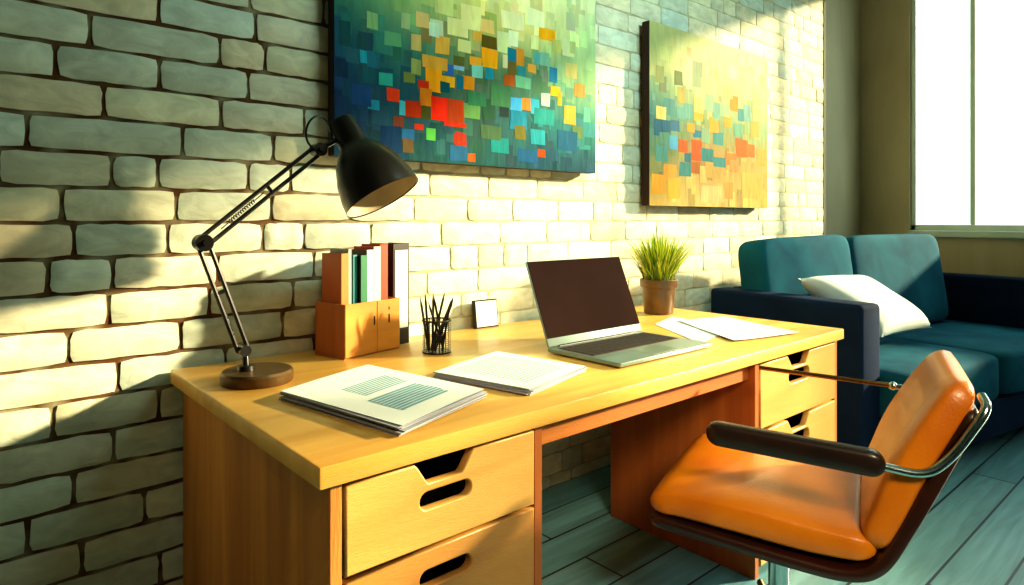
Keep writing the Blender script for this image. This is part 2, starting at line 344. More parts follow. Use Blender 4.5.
def brick_wall():
    bm = B(); lay = bm.loops.layers.color.new('Col') if False else bm.loops.layers.float_color.new('Col')
    rnd = random.Random(3)
    pitch = .0832; z0 = 1.3705 - 17*pitch; gap = .0088
    # joints read off the painted wall near the lamp, then a running bond
    known = {16: [-.50, -.288, .035, .27], 15: [-.34, -.123, -.023, .2], 14: [-.45, -.223, .02, .265], 13: [-.40, -.2, 0.0, .24],
             12: [-.48, -.25, -.121, .12], 17: [-.36, -.14, .129, .36], 18: [-.45, -.235, -.02, .2], 19: [-.40, -.168, .126, .246],
             20: [-.52, -.3, -.02, .22], 21: [-.42, -.1, .205, .42], 11: [-.36, -.13, .1], 10: [-.46, -.21, .03], 9: [-.38, -.11, .14],
             8: [-.5, -.24, -.02], 7: [-.35, -.12, .11], 6: [-.46, -.2, .05]}
    # mortar backing, its colour washing out towards the window
    nx, nz = 150, 90
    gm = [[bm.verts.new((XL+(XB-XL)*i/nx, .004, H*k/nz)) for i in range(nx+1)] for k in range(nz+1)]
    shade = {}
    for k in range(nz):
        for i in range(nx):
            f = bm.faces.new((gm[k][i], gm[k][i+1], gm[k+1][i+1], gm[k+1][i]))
            for l in f.loops:
                v = l.vert
                if v not in shade:
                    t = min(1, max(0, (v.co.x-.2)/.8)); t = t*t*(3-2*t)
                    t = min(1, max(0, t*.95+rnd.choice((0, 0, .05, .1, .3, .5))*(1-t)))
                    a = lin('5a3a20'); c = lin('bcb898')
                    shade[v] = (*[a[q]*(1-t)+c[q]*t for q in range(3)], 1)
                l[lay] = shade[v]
    row = 0; z = z0
    while z < H:
        zt = min(z+pitch, H)
        if zt > 0.01:
            xs = list(known.get(row, []))
            if not xs: xs = [-.4+(.12 if row % 2 else 0)+rnd.uniform(-.04, .04)]
            while xs[0] > XL: xs.insert(0, xs[0]-rnd.uniform(.2, .27))
            xs[0] = XL
            while xs[-1] < XB-.3: xs.append(xs[-1]+(rnd.uniform(.21, .27) if rnd.random() > .14 else .12))
            xs.append(XB)
            for xa, xb in zip(xs, xs[1:]):
                if xb-xa < .04: continue
                t = min(1, max(0, (xa-.25)/1.1))
                g = gap*(1-.35*t)
                d = rnd.uniform(.006, .013)*(1-.45*t)
                j = lambda s=.0025: rnd.uniform(-s, s)
                nu = 7; nv = 4
                x0, x1, y0, y1 = xa+g/2, xb-g/2, max(z, 0)+g/2, zt-g/2
                if y1-y0 < .02: continue
                grid = []
                amp = .0045
                ph = [rnd.uniform(0, 6) for _ in range(4)]
                for a in range(nv+1):
                    rowv = []
                    for b_ in range(nu+1):
                        u = b_/nu; v = a/nv
                        # rounded plan + bulging face with worn edges
                        eu = min(u, 1-u)*(x1-x0); ev = min(v, 1-v)*(y1-y0)
                        ed = min(eu, ev); k = min(1, ed/.012)
                        px = x0+(x1-x0)*u; pz = y0+(y1-y0)*v
                        cu = min(eu, .014); cv = min(ev, .014)
                        if eu < .014 and ev < .014:     # round the corners
                            px += (.0032 if u < .5 else -.0032)*(1-cv/.014)*(1-cu/.014)
                            pz += (.0032 if v < .5 else -.0032)*(1-cu/.014)*(1-cv/.014)
                        if ed < 1e-6:
                            px += j(.0017); pz += j(.0017)
                        dep = d*(.35+.65*k) + amp*.5*math.sin(u*5+ph[0])*math.sin(v*4+ph[1])*k + j(.0012)
                        rowv.append(bm.verts.new((px, -dep+.004, pz)))
                    grid.append(rowv)
                faces = []
                for a in range(nv):
                    for b_ in range(nu):
                        faces.append(bm.faces.new((grid[a][b_], grid[a][b_+1], grid[a+1][b_+1], grid[a+1][b_])))
                # skirt back to the mortar
                loop = grid[0][:]+[grid[q][nu] for q in range(1, nv+1)]+grid[nv][nu-1::-1]+[grid[q][0] for q in range(nv-1, 0, -1)]
                back = [bm.verts.new((v.co.x, .004, v.co.z)) for v in loop]
                for q in range(len(loop)):
                    q2 = (q+1) % len(loop)
                    faces.append(bm.faces.new((loop[q], back[q], back[q2], loop[q2])))
                base = rnd.choice(BRICKS)
                base = lin(base); w = rnd.uniform(.88, 1.08)
                colour_faces(bm, faces, tuple(min(1, x*w) for x in base), lay)
        z += pitch; row += 1
    for f in bm.faces: f.smooth = True
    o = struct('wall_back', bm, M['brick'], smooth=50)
    # solid masonry behind
    bm = B(); box(bm, (XL-.12, .0045, 0), (XB, .2, H)); obj('masonry_core', bm, M['plaster'], o)
    bm = B(); box(bm, (XB, -.002, 0), (XC, .2, H)); obj('plaster_pier', bm, M['plaster'], o)
    return o
BRICKS = ['d6d4b8', 'd0d6c0', 'dcd8b8', 'ccd2bc', 'd8ceae', 'c8d4c4', 'e0dcc2']
brick_wall()

# window wall with a real opening
WY0, WY1, WZ0, WZ1 = -.31, -3.04, 1.045, 2.80
DY0, DY1 = -3.08, -4.1       # unseen glazed door, added to let low sun reach the floor
bm = B()
box(bm, (XC, WY0, 0), (XC+.09, .2, H))
box(bm, (XC, YF, 0), (XC+.09, DY1, H))
box(bm, (XC, DY0, 0), (XC+.09, WY1, WZ1))
box(bm, (XC, WY1, 0), (XC+.09, WY0, WZ0))
box(bm, (XC, DY1, WZ1), (XC+.09, WY0, H))
struct('wall_right', bm, M['plaster'])
xa, xb = XC+.02, XC+.07
def glazed(name, y0, y1, z0, z1, mull):
    def bar(bm, ya, yb, za, zb): box(bm, (xa, ya, za), (xb, yb, zb), .004, 1)
    bm = B()
    bar(bm, y0-.03, y0, z0, z1); bar(bm, y1, y1+.03, z0, z1); bar(bm, y1, y0, z0, z0+.05); bar(bm, y1, y0, z1-.04, z1)
    win = struct(name, bm, M['winframe'])
    for y in mull:
        bm = B(); bar(bm, y-.014, y+.014, z0+.05, z1-.04); obj('mullion', bm, M['winframe'], win)
    ys = [y0-.03]+mull+[y1+.03]
    for a, b_ in zip(ys, ys[1:]):
        bm = B(); box(bm, (XC+.045, b_+.01, z0+.045), (XC+.049, a-.01, z1-.035)); obj('pane', bm, M['glass'], win)
    return win
win = glazed('window_1', WY0, WY1, WZ0, WZ1, [-.655, -1.43, -2.3])
bm = B(); box(bm, (XC-.035, WY1-.05, WZ0-.03), (XC+.06, WY0, WZ0+.012), .006, 2); obj('window_sill', bm, M['winframe'], win)
glazed('added_sun_door', DY0, DY1, FZ+.02, WZ1, [])

# ------------------------------------------------------------------ paintings
def painting(label, x0, x1, z0, z1, ctrl, patches, edge, seed, nsmall, gain=1, gam=1.2):
    w, h = x1-x0, z1-z0; d = .042
    t = thing('abstract_painting', label, 'painting', ((x0+x1)/2, -.0150-d/2, z0))
    bm = B(); box(bm, (-w/2, -d/2, 0), (w/2, d/2, h), .003, 1)
    b2 = B(); box(b2, (-w/2+.08, d/2-.004, h-.10), (w/2-.08, d/2+.0125, h-.05)); obj('hanging_cleat', b2, M['dark'], t)
    obj('stretcher', bm, mat('canvas_edge', edge, .7), t)
    bm = B(); lay = bm.loops.layers.float_color.new('Col'); rnd = random.Random(seed)
    us, vs, G = ctrl
    def colat(u, v):
        def seg(a, q):
            q = min(max(q, a[0]), a[-1])
            for i in range(len(a)-1):
                if q <= a[i+1]: return i, (q-a[i])/(a[i+1]-a[i])
        i, s = seg(us, u); j, r = seg(vs, v)
        return tuple(((G[j][i][k]*(1-s)+G[j][i+1][k]*s)*(1-r)+(G[j+1][i][k]*(1-s)+G[j+1][i+1][k]*s)*r)/255 for k in range(3))
    nu, nv = 44, 44
    y = -d/2-.0012
    gv = [[bm.verts.new((-w/2+w*i/nu, y, h*j/nv)) for i in range(nu+1)] for j in range(nv+1)]
    for j in range(nv):
        for i in range(nu):
            f = bm.faces.new((gv[j][i], gv[j][i+1], gv[j+1][i+1], gv[j+1][i]))
            for l in f.loops:
                c = colat((l.vert.co.x+w/2)/w, l.vert.co.z/h); l[lay] = (*[min(1, gain*x**gam) for x in lin(c)], 1)
    n = [0]
    def quad(a, b_, c, e, col, skew=.0):
        n[0] += 1; yy = y-.0002-.0000025*n[0]
        a = max(a, -w/2+.001); b_ = min(b_, w/2-.001); c = max(c, .001); e = min(e, h-.001)
        if b_-a < .004 or e-c < .004: return
        jj = lambda: rnd.uniform(-1, 1)*.05*min(b_-a, e-c)
        f = bm.faces.new([bm.verts.new((px+jj(), yy, pz+jj())) for px, pz in ((a, c), (b_, c), (b_, e), (a, e))])
        for l in f.loops:
            l[lay] = (*[min(1, gain*x**gam*rnd.uniform(.92, 1.08)) for x in lin(col)], 1)
    for k in range(nsmall):                      # loose brush squares in the ground colour
        u = rnd.random(); v = rnd.random()**1.1*.95; s = rnd.uniform(.02, .06)*w; r = rnd.uniform(.8, 1.9)*s
        c = colat(u, v); q = rnd.uniform(.86, 1.14); hs = [rnd.uniform(-.03, .03) for _ in range(3)]
        c = tuple(min(1, max(0, x*q+e_)) for x, e_ in zip(c, hs))
        quad(-w/2+u*w-s/2, -w/2+u*w+s/2, v*h-r/2, v*h+r/2, c)
    for p in patches.split(';'):
        a, b_, c, e, col = p.split(',')
        a, b_, c, e = float(a), float(b_), float(c), float(e)
        cx = (x0+x1)/2
        quad(a-cx, b_-cx, c-z0, e-z0, col)
    obj('canvas', bm, M['canvas'], t)
    return t

Z1T = 2.16
g1 = [[(40, 75, 95), (35, 75, 85), (40, 85, 80), (35, 80, 95), (30, 70, 85)],
      [(35, 65, 100), (40, 90, 100), (60, 90, 80), (40, 105, 110), (60, 125, 115)],
      [(35, 85, 105), (60, 120, 110), (110, 130, 90), (100, 140, 110), (140, 170, 120)],
      [(70, 140, 110), (150, 180, 120), (215, 205, 120), (225, 215, 140), (170, 200, 150)],
      [(95, 165, 130), (200, 210, 150), (240, 235, 170), (245, 238, 180), (215, 225, 175)],
      [(100, 170, 130), (185, 205, 150), (215, 220, 155), (225, 225, 165), (205, 220, 165)]]
painting('large abstract painting of coloured squares, dark teal below, hung above the desk lamp and books', .425, 1.561, 1.315, Z1T,
         ([0, .2, .45, .72, 1], [0, .2, .4, .6, .82, 1], g1), PATCH_A, '2a1810', 5, 260, .98, 1.06)
g2 = [[(230, 190, 110), (215, 195, 130), (240, 205, 120)],
      [(110, 150, 120), (190, 150, 90), (210, 190, 120)],
      [(80, 150, 150), (150, 170, 120), (170, 200, 150)],
      [(180, 195, 140), (215, 215, 155), (220, 225, 165)],
      [(225, 225, 160), (230, 230, 170), (235, 235, 180)]]
painting('smaller pale abstract painting with orange and teal squares, hung above the potted grass', 1.918, 2.973, 1.19, 2.01,
         ([0, .4, 1], [0, .3, .5, .75, 1], g2), PATCH_B, '3a1e10', 9, 160, .58, 1.15)

# ------------------------------------------------------------------ desk
L, D, ZT = 1.919, .883, .75
desk = thing('desk', 'long light-wood desk with two drawer pedestals, in front of the brick wall', 'desk', (0, 0, 0))
bm = B(); box(bm, (0, -D, ZT-.036), (L, -.02, ZT), .004, 2); obj('desktop', bm, M['top'], desk, smooth=30)
YB = -.035; YFr = -D+.02
def pedestal(x0, x1, drawers, inner_side, YB=YB):
    pt = .022
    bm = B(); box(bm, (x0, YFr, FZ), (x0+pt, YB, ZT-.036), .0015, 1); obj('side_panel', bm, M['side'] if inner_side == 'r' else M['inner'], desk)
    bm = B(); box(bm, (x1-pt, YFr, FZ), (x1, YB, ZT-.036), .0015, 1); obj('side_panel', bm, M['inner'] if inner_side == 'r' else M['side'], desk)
    bm = B(); box(bm, (x0+pt, YB-.012, FZ+.02), (x1-pt, YB, ZT-.036)); obj('back_panel', bm, M['inner'], desk)
    bm = B(); box(bm, (x0+pt, YFr+.02, FZ+.01), (x1-pt, YB-.012, FZ+.025)); obj('bottom_panel', bm, M['inner'], desk)
    a, b_ = x0+pt+.004, x1-pt-.004
    w = b_-a; cx = (a+b_)/2
    for z0, z1, notch, mt in drawers:
        h = z1-z0
        def stad(cxx, cz, hw, hh, n=8):
            p = []
            for k in range(n+1): p.append((cxx+hw-hh+hh*math.sin(PI*k/n), cz+hh*math.cos(PI*k/n)))
            for k in range(n+1): p.append((cxx-hw+hh-hh*math.sin(PI*k/n), cz-hh*math.cos(PI*k/n)))
            return p
        outer = [(-w/2, 0), (w/2, 0), (w/2, h)]
        nx = -.012 if notch else 0
        nw = .064 if x0 < 1 else .075
        if notch:
            outer += [(nx+nw, h), (nx+nw-.006, h-.006), (nx+nw*.62, h-.034), (nx+nw*.55, h-.038), (nx-nw*.55, h-.038), (nx-nw*.62, h-.034), (nx-nw+.006, h-.006), (nx-nw, h)]
        outer += [(-w/2, h)]
        hz = h-.068 if notch else h-.05
        slot = stad(-.010, hz, .056 if x0 < 1 else .07, .0155 if x0 < 1 else .02)
        dr = plate('drawer', outer, [slot], .02, mt, desk, (cx, YFr+.006, z0))
        bm = B()   # the drawer box behind the front
        for lo, hi in (((-w/2+.012, .012, .01), (-w/2+.024, .46, h-.012)), ((w/2-.024, .012, .01), (w/2-.012, .46, h-.012)),
                       ((-w/2+.024, .012, .01), (w/2-.024, .46, .02)), ((-w/2+.024, .448, .02), (w/2-.024, .46, h-.012))):
            box(bm, lo, hi)
        obj('drawer_box', bm, M['dark'], dr)
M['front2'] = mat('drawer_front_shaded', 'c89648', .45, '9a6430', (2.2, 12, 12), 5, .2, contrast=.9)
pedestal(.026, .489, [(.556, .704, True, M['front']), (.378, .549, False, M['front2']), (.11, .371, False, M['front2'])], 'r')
pedestal(1.345, 1.908, [(.512, .704, True, M['front']), (.29, .504, True, M['front']), (.11, .282, False, M['front'])], 'l', -.32)
bm = B(); box(bm, (.489, YFr+.02, ZT-.092), (1.345, YFr+.042, ZT-.036), .002, 1); obj('apron', bm, M['rail'], desk)

# ------------------------------------------------------------------ desk lamp
def lamp():
    z = ZT
    bx, by = .122, -.285
    t = thing('desk_lamp', 'black articulated desk lamp with bell shade on round base at the desk corner', 'lamp', (bx, by, z))
    bm = B(); lathe(bm, [(0, 0), (.078, 0), (.080, .003), (.080, .023), (.076, .028), (0, .030)], 40); obj('base', bm, M['bronze'], t, smooth=35)
    def P(x, zz, y=0): return Vector((x-bx, y+(-.272-by), zz-z))
    p0 = P(.094, .825); el = P(.006, 1.076); sh = P(.278, 1.303)
    bm = B()
    tube(bm, [(-.024, .005, .028), (-.024, .008, .06), p0], [.009, .007, .007], 10)
    lathe(bm, [(.0, -.018), (.013, -.018), (.013, .018), (0, .018)], 16, frame_to(p0, (0, 1, 0)))
    lathe(bm, [(0, 0), (.02, 0), (.018, .012), (0, .014)], 16, Matrix.Translation((-.024, .005, .028)))
    obj('swivel_post', bm, M['black'], t, smooth=40)
    def arm(a, b_, off, r, name):
        bm = B(); d = (b_-a).normalized(); nrm = Vector((-d.z, 0, d.x))
        for s in (-1, 1):
            o = nrm*off*s
            tube(bm, [a+o, b_+o], r, 8)
        m_ = a+(b_-a)*.55
        tube(bm, [m_-nrm*off, m_+nrm*off], r*.9, 8)
        return bm, d, nrm
    bm, d, nrm = arm(p0, el, .0115, .0052, 'lower'); la = obj('lower_arm', bm, M['black'], t, smooth=40)
    def spring(a, b_, r, turns, wire, par):
        bm = B(); d = (b_-a); u = d.normalized().orthogonal().normalized(); w = d.normalized().cross(u)
        n = turns*8
        tube(bm, [a+d*(k/n)+(u*math.cos(2*PI*k/8)+w*math.sin(2*PI*k/8))*r for k in range(n+1)], wire, 5)
        tube(bm, [a-d*.25, a], wire, 5); tube(bm, [b_, b_+d*.35], wire, 5)
        obj('spring', bm, M['black'], par, smooth=40)
    spring(p0+Vector((-.022, 0, .035)), p0+Vector((-.040, 0, .085)), .004, 10, .0013, la)
    bm, d2, nrm2 = arm(el, sh, .0115, .0052, 'upper'); ua = obj('upper_arm', bm, M['black'], t, smooth=40)
    spring(el+d2*.07-nrm2*.001, el+d2*.15+nrm2*.001, .004, 12, .0013, ua)
    for p, r in ((el, .019), (sh, .017)):
        bm = B()
        prof = [(0, -.017), (r, -.017), (r, .017), (.0065, .017), (.0055, .023), (0, .023)]
        lathe(bm, prof, 18, frame_to(p, (0, -1, 0)))
        obj('joint', bm, M['black'], t, smooth=40)
    # shade: axis from its cap down towards the desk front
    top = P(.343, 1.380, 0.01); rim = P(.412, 1.186, -.085)
    ax = (rim-top); ln = ax.length
    k = ln/.24; g = 1.09
    prof_o = [(0, -.004), (.030, -.002), (.033, .004), (.034, .07*k), (.036, .078*k), (.050, .095*k), (.068, .125*k), (.082, .165*k), (.0905, .21*k), (.0925, .24*k)]
    prof_i = [(.0905, .24*k), (.0885, .21*k), (.080, .165*k), (.066, .127*k), (.047, .098*k), (.03, .082*k), (0, .08*k)]
    mx = frame_to(top, ax); prof_o = [(r*g, q) for r, q in prof_o]; prof_i = [(r*g, q) for r, q in prof_i]
    bm = B(); lathe(bm, prof_o, 40, mx, 0); lathe(bm, prof_i, 40, mx, 1)
    lathe(bm, [(.0925*g, .24*k), (.0935*g, .243*k), (.0905*g, .24*k)], 40, mx, 0)
    sd = obj('lamp_shade', bm, [M['black'], M['shadein']], t, smooth=50)
    bm = B(); lathe(bm, [(0, .085*k), (.014, .085*k), (.016, .11*k), (.028, .145*k), (.03, .165*k), (.022, .19*k), (0, .197*k)], 20, mx); obj('bulb', bm, M['shadein'], sd, smooth=60)
    bm = B()
    tube(bm, [sh, sh+(top+ax*.16-sh)*.6, top+ax*.16], .0075, 8)
    obj('shade_bracket', bm, M['black'], t, smooth=40)
    bm = B(); c = sh+Vector((.002, 0, .042)); n = 28
    tube(bm, [c+Vector((math.cos(2*PI*q/n)*.034, .004*math.sin(4*PI*q/n), math.sin(2*PI*q/n)*.042)) for q in range(n+1)], .0028, 7)
    obj('cable_loop', bm, M['black'], t, smooth=40)
lamp()

# ------------------------------------------------------------------ book box and books
BX, BY, BR = .381, -.207, R(13)      # front left foot of the box and its turn
def bpos(x, y):
    dx, dy = x-.388, y+.185
    return (BX+dx*math.cos(BR)-dy*math.sin(BR), BY+dx*math.sin(BR)+dy*math.cos(BR))
def bookbox():
    x0, x1, y0, y1, h = .388, .592, -.185, -.062, .148
    t = thing('book_box', 'small open wooden box holding upright books on the desk', 'box', (*bpos((x0+x1)/2, (y0+y1)/2), ZT), BR)
    w, d = (x1-x0)/2, (y1-y0)/2; k = .008
    bm = B(); box(bm, (-w, -d, 0), (w, d, .008)); obj('bottom', bm, M['boxside'], t)
    bm = B(); box(bm, (-w, -d, .008), (-w+k, d, h), .001, 1); obj('side_panel', bm, M['boxside'], t)
    bm = B(); box(bm, (w-k, -d, .008), (w, d, h), .001, 1); obj('side_panel', bm, M['boxside'], t)
    bm = B(); box(bm, (-w+k, d-k, .008), (w-k, d, h), .001, 1); obj('back_panel', bm, M['boxside'], t)
    for a, b_, hx in ((-w+.0005, .012, .002), (.0135, w-.0005, .058)):
        bm = B(); box(bm, (a, -d-.004, .004), (b_, -d+k-.004, h), .0012, 1); f = obj('front_panel', bm, M['boxwood'], t)
        bm = B(); box(bm, (hx-.0025, -d-.0055, h*.55), (hx+.0025, -d-.0035, h*.72), .0008, 1); obj('slot_pull', bm, M['dark'], f)
        if a > 0:
            bm = B(); box(bm, (hx-.002, -d-.0052, h*.8), (hx+.002, -d-.0035, h*.86), .0006, 1); obj('slot_pull', bm, M['dark'], f)
bookbox()
def book(x0, x1, top, yf, yb, spine, cover, label, tilt=0, base=None, spine_label=None, name='book', cat='book', pages=True):
    zb = ZT+.0085 if base is None else base
    w = (x1-x0); d = yb-yf; h = top-zb
    t = thing(name, label, cat, (*bpos((x0+x1)/2, (yf+yb)/2), zb), BR)
    pass
    c = .0022
    mc = mat('cover', cover, .5, None, (9, 9, 9)); ms = mat('spine', spine, .5, None, (12, 12, 5))
    bm = B()
    box(bm, (-w/2, -d/2+.002, 0), (-w/2+c, d/2, h), .0006, 1, 0); box(bm, (w/2-c, -d/2+.002, 0), (w/2, d/2, h), .0006, 1, 0)
    obj('cover', bm, mc, t)
    bm = B(); box(bm, (-w/2, -d/2-.001, 0), (w/2, -d/2+.002, h), .0008, 1); obj('spine', bm, ms, t)
    bm = B(); box(bm, (-w/2+c, -d/2+.002, .003), (w/2-c, d/2-.004, h-.004)); obj('pages', bm, M['paperedge'], t)
    if spine_label:
        a, b_ = spine_label
        bm = B(); box(bm, (-w/2+.007, -d/2-.0022, a), (w/2-.007, -d/2-.001, b_)); obj('spine_label', bm, M['label'], t)
    return t
book(.3985, .4245, 1.035, -.160, -.078, 'd87a24', 'b85a18', 'orange book standing at the left end of the wooden box')
book(.4265, .4385, 1.046, -.155, -.078, 'b0b8b0', '9aa29c', 'thin pale grey book between the orange and teal books')
book(.4405, .4565, 1.030, -.158, -.078, '2c8a86', '1c1c1c', 'teal book with dark cover, between the grey and green books')
book(.4585, .4830, 1.028, -.170, -.078, '1e7a50', '221512', 'green book with dark cover in the middle of the wooden box')
book(.4850, .5110, 1.042, -.165, -.078, 'cfd6d2', '5c3a20', 'white-spined book with brown cover, right of the green book')
book(.5130, .5395, 1.050, -.163, -.078, 'f0e0cc', 'c04018', 'cream-spined book with red cover near the right of the box')
book(.5415, .5720, 1.056, -.158, -.078, 'd84018', 'a82c10', 'bright red-orange book at the right end of the wooden box')
book(.601, .668, 1.056, -.150, -.060, '241812', '2c1c16', 'black ring binder with white spine label, standing right of the box', base=ZT+.0005, spine_label=(.05, .285), name='ring_binder', cat='binder')

# ------------------------------------------------------------------ pen cup and pens
cupx, cupy = .628, -.285
def pencup():
    t = thing('pen_cup', 'black wire mesh pen cup full of pens, beside the wooden box', 'pen cup', (cupx, cupy, ZT))
    r, h, n = .041, .092, 36
    bm = B(); uvl = bm.loops.layers.uv.new('UV')
    a = [bm.verts.new((r*.97*math.cos(2*PI*k/n), r*.97*math.sin(2*PI*k/n), .003)) for k in range(n)]
    b_ = [bm.verts.new((r*math.cos(2*PI*k/n), r*math.sin(2*PI*k/n), h)) for k in range(n)]
    for k in range(n):
        f = bm.faces.new((a[k], a[(k+1) % n], b_[(k+1) % n], b_[k]))
        for l, uv in zip(f.loops, ((k/n, 0), ((k+1)/n, 0), ((k+1)/n, 1), (k/n, 1))): l[uvl].uv = uv
    obj('mesh_wall', bm, M['wire'], t)
    bm = B(); lathe(bm, [(0, 0), (r, 0), (r, .005), (0, .005)], n); obj('cup_base', bm, M['black'], t)
    bm = B(); tube(bm, [(r*math.cos(2*PI*k/n), r*math.sin(2*PI*k/n), h) for k in range(n+1)], .0022, 6); obj('rim', bm, M['black'], t, smooth=60)
pencup()
pens = [(-.028, .0, -.052, .0, .155, 'pen', '1c1814'), (-.018, .012, -.024, .02, .160, 'pencil', '241a12'), (.016, -.01, -.034, -.012, .150, 'pen', '15110e'),
        (.0, .02, .008, .03, .158, 'pencil', '30241a'), (-.02, -.016, .044, -.01, .162, 'marker', '1a1614'), (-.012, .01, .032, .018, .168, 'pencil', '2a2018'),
        (.026, .006, .014, .03, .150, 'pen', '1e1a18'), (-.022, -.004, .056, .006, .148, 'pencil', '3a2818'), (.0, -.026, .024, -.03, .140, 'pen', '141010')]
plab = {0: 'black pen leaning far left out of the pen cup', 1: 'dark pencil second from left in the pen cup, nearest the wall', 2: 'black pen crossing to the left at the front of the pen cup',
        3: 'brownish pencil upright in the middle of the pen cup', 4: 'thick black marker leaning right in the pen cup', 5: 'tall thin dark pencil leaning right behind the marker',
        6: 'dark pen nearly upright at the back right of the pen cup', 7: 'brown pencil leaning furthest right out of the pen cup', 8: 'short black pen at the front of the pen cup'}
for i, (ax_, ay_, bx_, by_, ln, kind, col) in enumerate(pens):
    a = Vector((ax_, ay_, .0075)); d = (Vector((bx_, by_, .13))-Vector((ax_, ay_, 0))).normalized()
    t = thing(kind, plab[i], kind, (cupx+ax_, cupy+ay_, ZT+.0085), group='pens in the mesh cup')
    r = .0052 if kind == 'marker' else .0034
    mm = mat('pen_body', col, .4)
    bm = B(); tube(bm, [Vector((0, 0, 0)), d*(ln-.022)], r, 8); obj('barrel', bm, mm, t, smooth=50)
    bm = B(); tube(bm, [d*(ln-.022), d*(ln-.006), d*ln], [r*.95, r*.4, .0007], 8); obj('tip', bm, M['armpad'] if kind != 'pencil' else M['bronze'], t, smooth=50)

# small white card block by the wall
t = thing('photo_frame', 'small blank white frame with thin dark edge, leaning on the brick wall', 'picture frame', (1.003, -.052, ZT))
t.rotation_euler = (R(-7), 0, R(-2))
bm = B(); box(bm, (-.05, 0, .0), (.05, .016, .098), .001, 1); obj('frame_body', bm, M['black'], t)
bm = B(); box(bm, (-.045, -.0015, .005), (.045, .0, .093)); obj('white_card', bm, M['label'], t)

# ------------------------------------------------------------------ papers
def sheet_poly(corners, jit=0):
    return [(x+random.uniform(-jit, jit), y+random.uniform(-jit, jit)) for x, y in corners]
def stack(corners, n, h, lab_stack, lab_top, text):
    cx = sum(c[0] for c in corners)/4; cy = sum(c[1] for c in corners)/4
    t = thing('paper_stack', lab_stack, 'papers', (cx, cy, ZT+.0004))
    rel = [(x-cx, y-cy) for x, y in corners]
    bm = B()
    th = h/n
    for k in range(n):
        a = random.uniform(-.03, .03); dx, dy = random.uniform(-.006, .006), random.uniform(-.006, .006)
        ca, sa = math.cos(a), math.sin(a)
        prism(bm, [(x*ca-y*sa+dx, x*sa+y*ca+dy) for x, y in rel], k*th, k*th+th*.72)
    obj('sheets', bm, M['paperedge'], t)
    top = thing('printed_sheet', lab_top, 'paper', (cx, cy, ZT+.0004+h+.0003))
    # gently curled sheet
    def pt(u, v, dz=0):
        a, b_, c, d = [Vector((*p, 0)) for p in rel]
        p = (a*(1-u)+b_*u)*(1-v)+(d*(1-u)+c*u)*v
        return Vector((p.x, p.y, .0012+.004*(u*(1-u))*4*.3+dz))
    bm = B(); N = 10
    g = [[bm.verts.new(pt(i/N, j/N)) for i in range(N+1)] for j in range(N+1)]
    for j in range(N):
        for i in range(N): bm.faces.new((g[j][i], g[j][i+1], g[j+1][i+1], g[j+1][i]))
    obj('sheet', bm, M['paper'], top)
    bm = B()
    for u0, u1, v0, v1 in text:
        K = 5
        r1 = [bm.verts.new(pt(u0+(u1-u0)*k/K, v0, .0008)) for k in range(K+1)]; r2 = [bm.verts.new(pt(u0+(u1-u0)*k/K, v1, .0008)) for k in range(K+1)]
        for k in range(K): bm.faces.new((r1[k], r1[k+1], r2[k+1], r2[k]))
    obj('printed_lines', bm, M['ink'], top)
# corners: left, back, right, front of the picture -> u runs left->back (width), v runs towards the viewer's right
c1 = [(.102, -.476), (.362, -.372), (.433, -.745), (.172, -.842)]
txt = []
rnd = random.Random(4)
def lines(u0, u1, v0, v1, n, duty=.5):
    for k in range(n):
        v = v0+(v1-v0)*k/n
        txt.append((u0, u1-rnd.uniform(0, .05)*(u1-u0), v, v+(v1-v0)/n*duty))
lines(.30, .82, .30, .52, 8, .55); lines(.22, .80, .58, .86, 9, .75)
stack(c1, 9, .017, 'thick stack of white sheets at the front left of the desk', 'printed white page lying on the thick stack, with bluish text blocks', txt)
c2 = [(.451, -.53), (.72, -.443), (.769, -.728), (.515, -.797)]
txt = []
lines(.15, .85, .12, .9, 17, .3)
stack(c2, 7, .013, 'thinner stack of white sheets just left of the laptop', 'white page with fine text lines on top of the thinner stack', txt)
def loose(corners, z, label, curl):
    cx = sum(c[0] for c in corners)/4; cy = sum(c[1] for c in corners)/4
    t = thing('paper_sheet', label, 'paper', (cx, cy, z))
    a, b_, c, d = [Vector((x-cx, y-cy, 0)) for x, y in corners]
    bm = B(); N = 10; g = []
    for j in range(N+1):
        r = []
        for i in range(N+1):
            u, v = i/N, j/N
            p = (a*(1-u)+b_*u)*(1-v)+(d*(1-u)+c*u)*v
            r.append(bm.verts.new((p.x, p.y, .0006+curl*(abs(u-.5)*2)**3*abs(v-.4))))
        g.append(r)
    for j in range(N):
        for i in range(N): bm.faces.new((g[j][i], g[j][i+1], g[j+1][i+1], g[j+1][i]))
    obj('sheet', bm, M['paper'], t)
loose([(1.50, -.395), (1.70, -.33), (1.66, -.62), (1.30, -.715)][:4], ZT+.0006, 'loose white sheet lying right of the laptop', .0008)
loose([(1.62, -.41), (1.84, -.47), (1.70, -.83), (1.40, -.765)], ZT+.0034, 'loose white sheet overlapping the other, nearest the right desk edge', .004)

